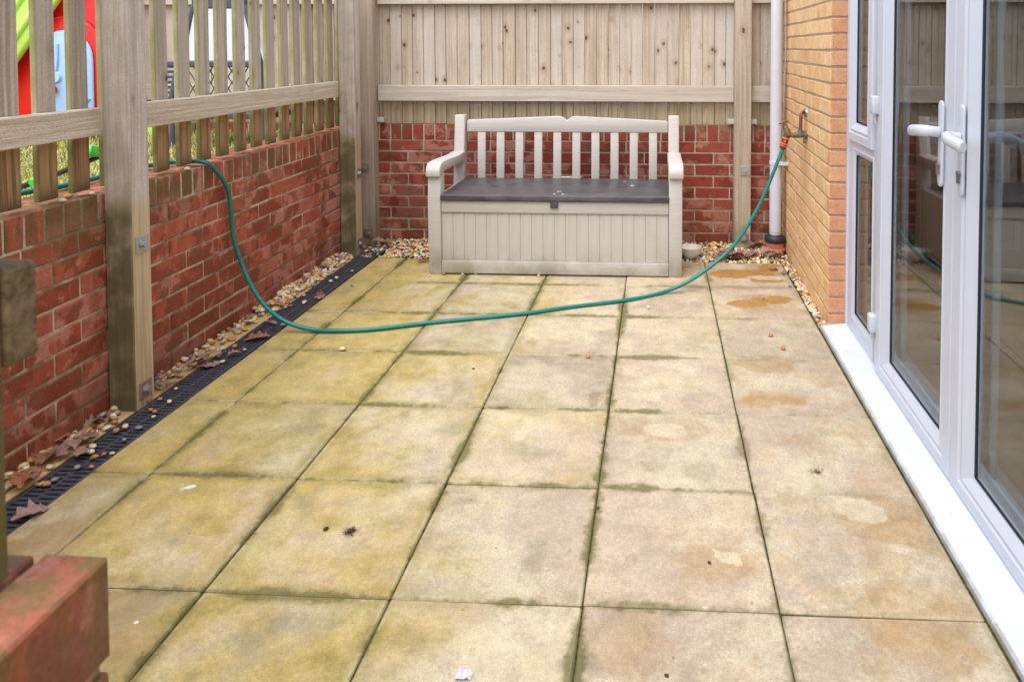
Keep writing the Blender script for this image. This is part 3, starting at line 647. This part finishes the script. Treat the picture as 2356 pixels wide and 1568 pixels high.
obj('orange_dot', MB().tube([T0+ax_*.032+Vector((-.004,-.0165,0)), T0+ax_*.032+Vector((-.004,-.0195,0))], .0068, 12).mesh('dot',M['conn_orange']), None, cn)
tp = tag(empty('garden_tap', (2.31,2.30,.82)), 'old brass garden tap on a copper pipe on the buff brick wall', 'tap')
def tt(*pts): return [Vector(p)-Vector((2.31,2.30,.82)) for p in pts]
obj('copper_pipe', MB().tube(tt(*catmull([(2.32,2.30,.938),(2.296,2.296,.938),(2.284,2.290,.928),(2.281,2.285,.905),(2.278,2.281,.84)],5)), .0092, 12).mesh('p',M['copper'],0,1,True), None, tp)
obj('wall_flange', MB().tube(tt((2.316,2.300,.930),(2.302,2.298,.930)), [.028,.022], 16).mesh('fl',M['lockmetal'],0,1,True), None, tp)
obj('elbow', MB().tube(tt((2.277,2.281,.842),(2.277,2.281,.826),(2.276,2.281,.812)), [.0125,.015,.015], 12).tube(tt((2.300,2.285,.815),(2.275,2.281,.815),(2.246,2.281,.814)), [.013,.016,.015], 12).mesh('el',M['verdigris'],0,1,True), None, tp)
obj('wall_plate', MB().tube(tt((2.312,2.286,.815),(2.298,2.285,.815)), .021, 14).box(-.016,-.003,-.028,-.010,-.05,-.01).mesh('wp',M['verdigris'],0,1,True), None, tp)
obj('tap_body', MB().tube(tt((2.248,2.281,.814),(2.232,2.281,.813),(2.214,2.281,.816)), [.012,.013,.016], 12).tube(tt((2.218,2.281,.812),(2.206,2.281,.838),(2.200,2.281,.850)), [.0175,.0175,.0135], 14).tube(tt((2.201,2.281,.848),(2.194,2.281,.866)), [.0145,.010], 8).mesh('body',M['brass'],0,1,True), None, tp)
obj('handle', MB().tube(tt((2.196,2.281,.862),(2.188,2.281,.882)), .005, 8).tube(tt((2.165,2.272,.875),(2.188,2.281,.884),(2.212,2.290,.892)), [.0045,.007,.0045], 8).mesh('h',M['brass'],0,1,True), None, tp)
dp = tag(empty('downpipe', (2.258,2.955,0)), 'white plastic downpipe in a terracotta socket at the back corner', 'pipe')
obj('pipe', MB().tube([(0,0,.085),(0,0,2.5)], .0365, 24).mesh('pipe',M['pipe_white'],0,1,True), None, dp)
obj('rubber_boot', MB().lathe([(.038,.062),(.060,.062),(.064,.070),(.064,.092),(.056,.100),(.046,.104),(.042,.112),(.037,.112)],24).mesh('boot',M['rubber'],0,1,True), None, dp)
obj('clay_socket', MB().lathe([(.0,-.05),(.056,-.05),(.056,.012),(.066,.012),(.066,.024),(.058,.028),(.058,.066),(.0,.066)],24).mesh('clay',M['clay'],0,1,True), None, dp)
cl = obj('pipe_clip', MB().lathe([(.0366,.548),(.040,.548),(.040,.572),(.0366,.572)],24).box(.034,.078,-.052,-.036,.549,.571).box(-.004,.062,-.046,-.034,.549,.571).mesh('clip',M['pipe_white'],.002,1), None, dp)
obj('wire_tie', MB().lathe([(.0366,.127),(.0385,.128),(.0366,.129)],20).tube([(.036,-.01,.128),(.055,-.02,.131),(.072,-.03,.142)],.002,6).mesh('tie',M['lockmetal']), None, dp)
tag(obj('cable', MB().tube(catmull([(2.318,3.07,2.4),(2.322,3.02,1.6),(2.322,3.0,1.242),(2.310,3.0,.9),(2.309,3.0,.57),(2.303,3.0,.35),(2.296,3.02,.2),(2.305,3.03,.13)],6), .0042, 8).mesh('cable',M['cable'],0,1,True)), 'thin white cable hanging beside the downpipe', 'cable')
bo = tag(empty('bowl', (1.722,2.79,.002)), 'small white bowl with dirt inside on the gravel beside the bench', 'bowl')
obj('bowl_body', MB().lathe([(.0,.003),(.028,.003),(.030,.0),(.034,.004),(.056,.028),(.066,.062),(.068,.067),(.064,.067),(.060,.060),(.047,.026),(.030,.010),(.0,.009)],28).mesh('bowl',M['bowl'],0,1,True), None, bo)
obj('dirt', MB().lathe([(.0,.026),(.02,.027),(.035,.023),(.046,.024)],20).mesh('dirt',M['bowl_dirt'],0,1,True), None, bo)

# ================================================================== GARDEN BEYOND THE PICKETS
ph = tag(empty('playhouse', (-2.215,2.85,.70)), 'red plastic toy playhouse with pale blue arched door behind the picket fence', 'playhouse')
def arch(cx, w, z0, zt, n=14):
    return [(cx-w,z0)]+[(cx-w*math.cos(PI*k/n), zt-w+w*math.sin(PI*k/n)) for k in range(n+1)]+[(cx+w,z0)]
obj('wall', boxm(-.62,.25,.0,.05,.0,1.0,M['red'],.02,2,True), None, ph)
obj('wall', boxm(.20,.25,.05,.24,.0,1.0,M['red'],.015,2,True), None, ph); obj('wall', boxm(-.62,-.57,.05,.24,.0,1.0,M['red'],.015,2,True), None, ph)
obj('door_surround', MB().prism(arch(-.012,.245,.02,.78), -.03,.0,'y').mesh('sur',M['red'],.012,2,True), None, ph)
door = obj('door', MB().prism(arch(-.012,.185,.02,.688), -.05,-.03,'y').mesh('door',M['blue'],.010,2,True), None, ph)
obj('raised_rib', MB().tube(catmull([(-.16,-.052,.10),(-.10,-.054,.30),(-.06,-.054,.45),(-.05,-.052,.60)],4),.010,8).tube(catmull([(.03,-.052,.05),(.09,-.054,.2),(.06,-.054,.42),(.12,-.052,.53)],4),.010,8).tube(catmull([(.14,-.052,.02),(.10,-.054,.18),(.15,-.052,.26)],4),.012,8).mesh('rib',M['blue'],0,1,True), None, door)
obj('moulded_disc', MB().tube([(-.065,-.05,.39),(-.065,-.066,.39)],[.04,.032],16).mesh('disc',M['blue'],0,1,True), None, door)
obj('door_knob', MB().tube([(-.10,-.05,.315),(-.085,-.075,.315),(-.055,-.08,.315),(-.05,-.08,.315)],[.018,.024,.02,.006],12).mesh('knob',M['red'],0,1,True), None, door)
obj('roof_panel', MB().prism([(-.75,.16),(-.66,.16),(-.05,.965),(-.05,1.1),(-.75,1.1)], -.10,-.055,'y').mesh('lime',M['lime'],.012,2,True), None, ph, (.16,0,.06))
obj('roof_rib', MB().tube([(-.62,-.1,.34),(-.16,-.1,.95)],.02,8).tube([(-.62,-.1,.52),(-.3,-.1,.95)],.02,8).mesh('ribs',M['lime'],0,1,True), None, ph, (.16,0,.06))
obj('trim', boxm(.60,.635,.0,.05,.2,.45,M['lime'],.008,2,True), None, ph, (.0,.1,0)); obj('trim', boxm(.42,.66,.06,.2,.0,.2,M['lime'],.02,2,True), None, ph)
gc = tag(empty('garden_chair', (-.98,2.42,.70)), 'charcoal garden chair with pale fabric back on the lawn behind pickets', 'chair')
for sx in (-1,1):
    obj('leg', MB().tube([(sx*.27,-.02,0),(sx*.265,-.02,.30),(sx*.24,.0,.48),(sx*.15,.02,.82)],.02,8).mesh('leg',M['chair'],0,1,True), None, gc); obj('leg', MB().tube([(sx*.25,.42,0),(sx*.25,.40,.40)],.02,8).mesh('leg',M['chair'],0,1,True), None, gc)
obj('rail', boxm(-.16,.16,.0,.03,.80,.86,M['chair'],.006), None, gc); obj('rail', boxm(-.27,.28,-.005,.03,.465,.50,M['chair'],.006), None, gc); obj('rail', boxm(-.27,.28,-.005,.4,.17,.205,M['chair'],.006), None, gc)
obj('fabric_back', MB().prism([(-.255,.50),(.27,.50),(.21,.66),(.15,.80),(-.15,.80),(-.22,.68)], .004,.022,'y').mesh('fabric',M['fabric'],.004), None, gc)
lb = MB()
for k in range(-6,14):
    for d in (1,-1):
        xa_ = -.25+.042*k; xb_ = xa_+d*.16; z0,z1 = .21,.465
        pts_ = [(xa_,.01,z0),(xb_+d*.0,.01,z1)]
        if min(xa_,xb_) > -.27 and max(xa_,xb_) < .28: lb.tube(pts_, .0035, 5)
obj('lattice', lb.mesh('lattice',M['chair']), None, gc)
sb = MB()
for k in range(9): sb.box(-.38+.0*k,-.24+.012*k*0,.03,.04,.22+.03*k,.236+.03*k)
obj('weave', sb.mesh('weave',M['chair']), None, gc); obj('arm', boxm(-.31,-.24,-.03,.4,.47,.50,M['chair'],.006), None, gc)
to = tag(empty('garden_toy', (-.80,1.0,.70)), 'bright green plastic toy with black handle lying on lawn behind post', 'toy')
obj('handle', MB().tube([(.06,-.16,.085),(-.03,.10,.085),(-.12,.42,.10)],.011,10).mesh('handle',M['rubber'],0,1,True), None, to)
obj('blade', MB().prism([(-.30,.06),(-.27,.03),(-.25,.06),(-.245,.14),(-.255,.175),(-.28,.15)], .12,.145,'x').mesh('blade',M['green'],.006,2,True), None, to)
obj('grip', MB().tube(catmull([(.10,-.16,.10),(.10,-.12,.105),(.08,-.06,.10)],3),[.013,.016,.017,.017,.016,.015,.012],10).mesh('grip',M['green'],0,1,True), None, to)
obj('end_piece', MB().prism([(.30,.12),(.46,.10),(.46,.13),(.32,.17)], -.12,-.06,'x').mesh('end',M['green'],.006,2,True), None, to)

# ================================================================== GRAVEL, GRASS (uncountable)
def ico(sub):
    bm = bmesh.new(); bmesh.ops.create_icosphere(bm, subdivisions=sub, radius=1.); bm.verts.ensure_lookup_table()
    v = np.array([p.co[:] for p in bm.verts]); f = np.array([[q_.index for q_ in p.verts] for p in bm.faces]); bm.free(); return v,f
IV, IF = ico(2)
def big_mesh(name, V, F, mat, colors=None, smooth=True):
    me = bpy.data.meshes.new(name); me.vertices.add(len(V)); me.vertices.foreach_set('co', V.astype(np.float32).ravel())
    k = F.shape[1]; me.loops.add(F.size); me.loops.foreach_set('vertex_index', F.astype(np.int32).ravel())
    me.polygons.add(len(F)); me.polygons.foreach_set('loop_start', np.arange(0,F.size,k,dtype=np.int32)); me.polygons.foreach_set('loop_total', np.full(len(F),k,np.int32))
    me.polygons.foreach_set('use_smooth', np.full(len(F),smooth)); me.update(calc_edges=True); me.validate()
    if colors is not None:
        a_ = me.attributes.new('tint','FLOAT_COLOR','POINT'); a_.data.foreach_set('color', colors.astype(np.float32).ravel())
    me.materials.append(mat); return me
PAL = np.array([S(226,206,164),S(214,168,104),S(198,132,76),S(234,228,214),S(158,152,144),S(120,104,90),S(190,158,112),S(220,192,138),S(134,88,62)])
PW = np.array([.2,.16,.12,.1,.1,.08,.1,.1,.04]); PW /= PW.sum()
def pebbles(name, pts, rad, mat):
    n = len(pts); V = np.repeat(IV[None],n,0); V = V*(1+RNG.normal(0,.10,(n,len(IV),1)).clip(-.2,.2))
    sc = rad[:,None]*np.stack([RNG.uniform(.9,1.45,n),RNG.uniform(.75,1.05,n),RNG.uniform(.5,.8,n)],1); V = V*sc[:,None,:]
    a = RNG.uniform(0,2*PI,n); tl = RNG.normal(0,.3,n); c,s_ = np.cos(tl)[:,None],np.sin(tl)[:,None]
    x,z = V[:,:,0]*c-V[:,:,2]*s_, V[:,:,0]*s_+V[:,:,2]*c; c,s_ = np.cos(a)[:,None],np.sin(a)[:,None]
    V = np.stack([x*c-V[:,:,1]*s_, x*s_+V[:,:,1]*c, z],2)+pts[:,None,:]
    F = (IF[None]+np.arange(n)[:,None,None]*len(IV)).reshape(-1,3)
    C = np.repeat(PAL[RNG.choice(len(PAL),n,p=PW)]*RNG.uniform(.75,1.1,(n,1)),len(IV),0); C[:,3] = 1
    return big_mesh(name, V.reshape(-1,3), F, mat, C)
def scatter(n, x0,x1,y0,y1,zf): 
    p = np.stack([RNG.uniform(x0,x1,n),RNG.uniform(y0,y1,n),np.zeros(n)],1); p[:,2] = zf(p[:,0],p[:,1]); return p
A = scatter(4200,-.33,2.33,2.712,3.13, lambda x,y: -.016+.014*np.random.default_rng(1).random(len(x))+.014*((y-2.72)/.4).clip(0,1)*(.6+.4*np.sin(x*5))*np.where(x>2.1,.3,1.))
keep = ~((A[:,0] > .22) & (A[:,0] < 1.67) & (A[:,1] < 2.99)) | (A[:,2] < -.012); keep &= ~(((A[:,0]-2.258)**2+(A[:,1]-2.955)**2) < .075**2); keep &= ~((A[:,0] > -.46) & (A[:,0] < -.33))
keep &= ~((A[:,0] < -.17) & (RNG.random(len(A)) < .5)); A = A[keep]
tag(obj('gravel', pebbles('gravel',A,RNG.uniform(.0065,.0125,len(A)),M['gravel'])), 'pale and brown gravel strip along the back wall around the bench', 'gravel', kind='stuff')
yy = RNG.uniform(-.6,2.72,1500); dens = np.where(yy > 1.75, 1., np.where(yy > 1.3,.22,.30)); kk = RNG.random(1500) < dens; yy = yy[kk]
xw = WLX-.012*yy; t = RNG.beta(1.2,1.6,len(yy)); xx = xw+.006+t*(.088+.006*yy)
Bp = np.stack([xx,yy,.003+.014*RNG.random(len(yy))*(1-t)+np.where(yy>1.75,.010*(1-t),0)],1); Bp = Bp[~((Bp[:,1]>.80)&(Bp[:,1]<.93)&(Bp[:,0]<-.30))&~((Bp[:,1]>2.745)&(Bp[:,1]<2.86)&(Bp[:,0]<-.33))]
tag(obj('gravel', pebbles('gravel_left',Bp,RNG.uniform(.007,.0145,len(Bp)),M['gravel'])), 'thin line of gravel between the left wall and the black drain', 'gravel', kind='stuff')
yy = RNG.uniform(1.705,2.72,380); xx = 2.268+RNG.random(380)*(.030+.02*(yy-1.7)); Cp = np.stack([xx,yy,-.012+.012*RNG.random(380)],1)
tag(obj('gravel', pebbles('gravel_right',Cp,RNG.uniform(.007,.0125,380),M['gravel'])), 'narrow gravel strip at the foot of the buff brick house wall', 'gravel', kind='stuff')
n = 26000; bx = RNG.uniform(-3.6,-.612,n); by = RNG.uniform(.2,3.12,n); hh = RNG.uniform(.02,.055,n)*np.where(bx>-.72,.6,1.); an = RNG.uniform(0,2*PI,n); ln = RNG.uniform(.2,1.3,n)*hh; w = RNG.uniform(.0016,.003,n)
ca,sa = np.cos(an),np.sin(an); z0 = np.full(n,.698)
V = np.stack([np.stack([bx-sa*w,by+ca*w,z0],1),np.stack([bx+sa*w,by-ca*w,z0],1),np.stack([bx+ca*ln*.4+sa*w*.7,by+sa*ln*.4-ca*w*.7,z0+hh*.65],1),np.stack([bx+ca*ln*.4-sa*w*.7,by+sa*ln*.4+ca*w*.7,z0+hh*.65],1),np.stack([bx+ca*ln,by+sa*ln,z0+hh*.9],1)],1).reshape(-1,3)
base = np.arange(n)[:,None]*5; F = np.concatenate([base+np.array([[0,1,2]]),base+np.array([[0,2,3]]),base+np.array([[3,2,4]])],0)
gp_ = np.array([S(150,158,84),S(186,180,120),S(206,196,142),S(120,134,66),S(176,170,70)]); C = np.repeat(gp_[RNG.choice(5,n,p=[.28,.28,.2,.14,.1])],5,0)
tag(obj('grass', big_mesh('grass',V,F,M['grass'],C,False)), 'short pale grass on the lawn behind the picket fence', 'grass', kind='stuff')

# ================================================================== LOOSE LEAVES, PEBBLES, LITTER
def leaf_mesh(var):
    rr = random.Random(var); n = 19; L = .095; b = MB(); lob = rr.uniform(3.2,4.2); cu = rr.uniform(-.9,1.2); tw = rr.uniform(-.6,.6)
    for i in range(n):
        t = i/(n-1); wd = .030*(math.sin(PI*min(1,t*.93+.05))**.8)*(1+.40*math.cos(2*PI*lob*t+1.2))
        x = (t-.5)*L; zc = .010*math.sin(PI*t*rr.uniform(.9,1.1))*cu
        for s_ in (-1,0,1):
            wv = wd*rr.uniform(.93,1.07)*s_; up = .5*abs(wv)*(cu*.6+.5)+tw*wv*(t-.5)
            b.v.append((x+.004*abs(s_)*math.sin(lob*6*t), wv*.94, zc+up+.004))
    for i in range(n-1):
        for k in range(2): b.f.append((i*3+k,(i+1)*3+k,(i+1)*3+k+1,i*3+k+1))
    me = b.mesh('leaf', M['leaf'], 0, 1, False); zm = min(v.co.z for v in me.vertices)
    for v in me.vertices: v.co.z -= zm
    return me
LM = [leaf_mesh(i) for i in range(9)]
def leaf(p, label, group=None, s=1., rz=None, tx=None):
    o = obj('leaf', random.choice(LM), None, None, p, (random.uniform(-.25,.25) if tx is None else tx, random.uniform(-.2,.2), random.uniform(0,6.28) if rz is None else rz)); o.scale = (s,)*3
    return tag(o, label, 'leaf', group)
LG = 'dead leaves along the left wall and drain'
for u,v,s in ((75,1805,1.),(170,1720,1.1),(215,1700,.9),(290,1670,1.15),(335,1640,.9),(360,1590,.9),(395,1575,.9),(300,1700,.8),(610,1442,.9),(655,1425,.8),(733,1372,1.),(760,1345,.8),(800,1330,.8),(937,1187,.8),(925,1205,.7),(1040,1146,.85),(1146,1048,.8),(1213,1008,.9),(1276,963,1.),(1262,972,.8),(1300,955,.8),(110,1790,.9),(245,1640,.8)):
    q_ = gp(u,v,.012); leaf(q_+Vector((0,0,random.uniform(0,.006))), 'brown dried oak leaf lying against the foot of the left brick wall', LG, s*.88)
leaf(gp(963,1268,.004), 'large brown leaf lying across the black drain where the hose comes down', None, 1.15, .2, 0.)
leaf(gp(790,1368,.004), 'pale brown leaf on the drain, nearest leaf to the first fence post', None, .9, 1.0, 0.)
leaf(gp(878,1330,.004), 'small rust red leaf in the middle of the black drain', None, .6, .4, 0.)
leaf(gp(1196,1110,.012), 'curled leaf standing upright on the right edge of the drain', None, .7, 1.2, 1.0)
leaf(gp(1020,1212,.004), 'small curled leaf on the drain under the hanging hose', None, .5, .1, 0.)
leaf(gp(112,1930,.004), 'crumpled reddish leaf on the drain at the near left edge', None, .85, .9, .2)
for u,v in ((1360,928),(1345,938),(1441,914),(1455,908),(1415,905)): leaf(gp(u,v,.01), 'brown leaf heaped at the foot of the back corner post', 'leaves at the back corner post', .8)
leaf(gp(1588,981,.002), 'curled brown leaf on the slab beside the left bench leg', None, .8, .3)
for i in range(46):
    u = random.uniform(2690,2965); v = random.uniform(888,962) if u > 2790 else random.uniform(935,966)
    q_ = gp(u,v,.02); q_.x = min(q_.x,2.30); q_.y = min(q_.y,3.08)
    leaf((q_.x,q_.y,.006+.010*max(0,(q_.y-2.72)/.4)+random.uniform(0,.010)), 'brown leaf in the pile around the terracotta pipe socket', 'leaves heaped round the downpipe', random.uniform(.6,1.))
leaf(gp(2897,1010,.003), 'folded brown leaf lying on the wet corner slab', None, .62, .1, .3)
leaf(gp(2940,1022,.006), 'brown leaf on the slab edge beside the house gravel', None, .55, 1.)
leaf(gp(2962,1075,.003), 'small crumpled leaf on the joint beside the house gravel', None, .3, 2., .5)
PMs = {}
def pebble_mesh(var, mat):
    k = (var,mat)
    if k not in PMs:
        rr = np.random.default_rng(var); v = IV*(1+rr.normal(0,.07,(len(IV),1)))*np.array([1.3,.95,.65]); v[:,2] -= v[:,2].min()
        PMs[k] = big_mesh('pebble', v, IF, M[mat])
    return PMs[k]
def pebble(p, label, r=.009, group=None, mat=None):
    o = obj('pebble', pebble_mesh(random.randrange(5), mat or random.choice(['stone_cream','stone_cream','stone_brown','stone_grey'])), None, None, p, (0,0,random.uniform(0,6.28))); o.scale = (r,)*3
    return tag(o, label, 'pebble', group)
DG = 'pebbles scattered on the drain grating'
for u,v in ((173,1822),(205,1803),(140,1820),(160,1818),(340,1700),(347,1680),(420,1703),(355,1718),(390,1705),(290,1757),(343,1754),(470,1605),(520,1609),(435,1620),(465,1652),(565,1540),(580,1547),(635,1510),(575,1565),(552,1508),(600,1500),(660,1460),(835,1310),(880,1303),(820,1338),(917,1314),(835,1360),(1070,1154),(1138,1140),(1090,1150),(1140,1110),(1118,1118),(1142,1135),(1060,1222),(1000,1207),(1240,1058),(1262,1045),(1320,1018)):
    pebble(gp(u,v,0.), 'small pebble lying on the black drain grating', random.uniform(.006,.011), DG)
for u,v,l,r,m_ in ((1283,1314,'cream pebble on the slab joint, left of the long middle joint',.011,'stone_cream'),(1320,1073,'grey pebble on the narrow slabs beside the drain',.008,'stone_grey'),(2205,1342,'orange pebble by the joint in the middle of the patio',.010,'stone_brown'),(2432,1156,'tan pebble just below the hose on the right',.010,'stone_cream'),(2331,1144,'dark pebble touching the hose in the middle',.007,'stone_brown'),(2890,1262,'brown stone chip on the slab near the house corner',.010,'stone_brown'),(2936,1310,'brown stone on the slab before the white sill',.011,'stone_brown'),(2770,988,'olive brown pebble at the back edge of the wet corner slab',.010,'stone_brown'),(2905,990,'white pebble beside the leaf at the back corner',.007,'stone_cream'),(2238,936,'cream pebble beneath the right part of the bench front',.009,'stone_cream')): pebble(gp(u,v,0.), l, r, None, m_)
for u,v in ((1612,1035),(1665,1030),(1735,1030),(1755,1027),(1785,1028),(2020,1035),(2318,1036)): pebble(gp(u,v,0.), 'small pebble at the foot of the bench front', random.uniform(.006,.009), 'pebbles along the bench front')
for (yv,xv,l) in ((.66,-.435,'flat stone on the wall top, nearest the left edge'),(.78,-.43,'pale stone on the wall top left of the first post'),(1.29,-.428,'flat pale stone on the wall top near the hanging hose'),(.73,-.47,'upright orange stone on the wall top left of the first post')): pebble((xv,yv,.771), l, .011, None, 'stone_cream' if 'orange' not in l else 'stone_brown')
def clump(p, label, n=46, r=.02):
    b = MB()
    for k in range(n):
        a_ = random.uniform(0,6.28); d = abs(random.gauss(0,r*.5)); c = Vector((d*math.cos(a_),d*math.sin(a_)*.9,random.uniform(.001,.008))); e = random.uniform(0,6.28); l = random.uniform(.006,.016)
        b.tube([c,c+Vector((math.cos(e)*l,math.sin(e)*l,random.uniform(-.001,.003)))], .00045, 4)
    return tag(obj('moss_clump', b.mesh('clump',M['twig']), None, None, p), label, 'debris')
clump(gp(1312,1997,0.), 'dark tuft of dead moss on the second slab from the drain', 90, .022)
clump(gp(3065,1773,0.), 'thin dark tuft of roots on the slab before the doors', 40, .018)
tag(obj('crumb', pebble_mesh(1,'twig'), None, None, gp(1222,1986,0.), (0,0,1.)), 'tiny dark crumb left of the moss tuft', 'debris').scale = (.006,)*3
for u,v,l in ((1775,1384,'tiny dark leaf scrap on the middle slab'),(2660,2112,'tiny dark crumb beside a pale patch near the doors'),(2242,1908,'tiny red brown crumb on the joint in mid patio'),(2500,2537,'dark crumb at the bottom edge of the patio'),(2863,1123,'tiny dark crumb on the far right slab')): tag(obj('crumb', pebble_mesh(3,'twig'), None, None, gp(u,v,0.), (0,0,u)), l, 'debris').scale = (.0042,)*3
pb = MB(); vs = []
for j in range(5):
    for i in range(6):
        vs.append((-.022+.009*i+random.uniform(-.002,.002), -.016+.008*j+random.uniform(-.002,.002), .002+.009*random.random()*(1 if 0<i<5 else .3)))
pb.add(vs, [(j*6+i,j*6+i+1,(j+1)*6+i+1,(j+1)*6+i) for j in range(4) for i in range(5)])
tag(obj('paper_scrap', pb.mesh('paper',M['paper']), None, None, gp(1739,2533,0.)), 'crumpled white scrap lying at the bottom edge of the patio', 'litter').scale = (.72,.72,.9)
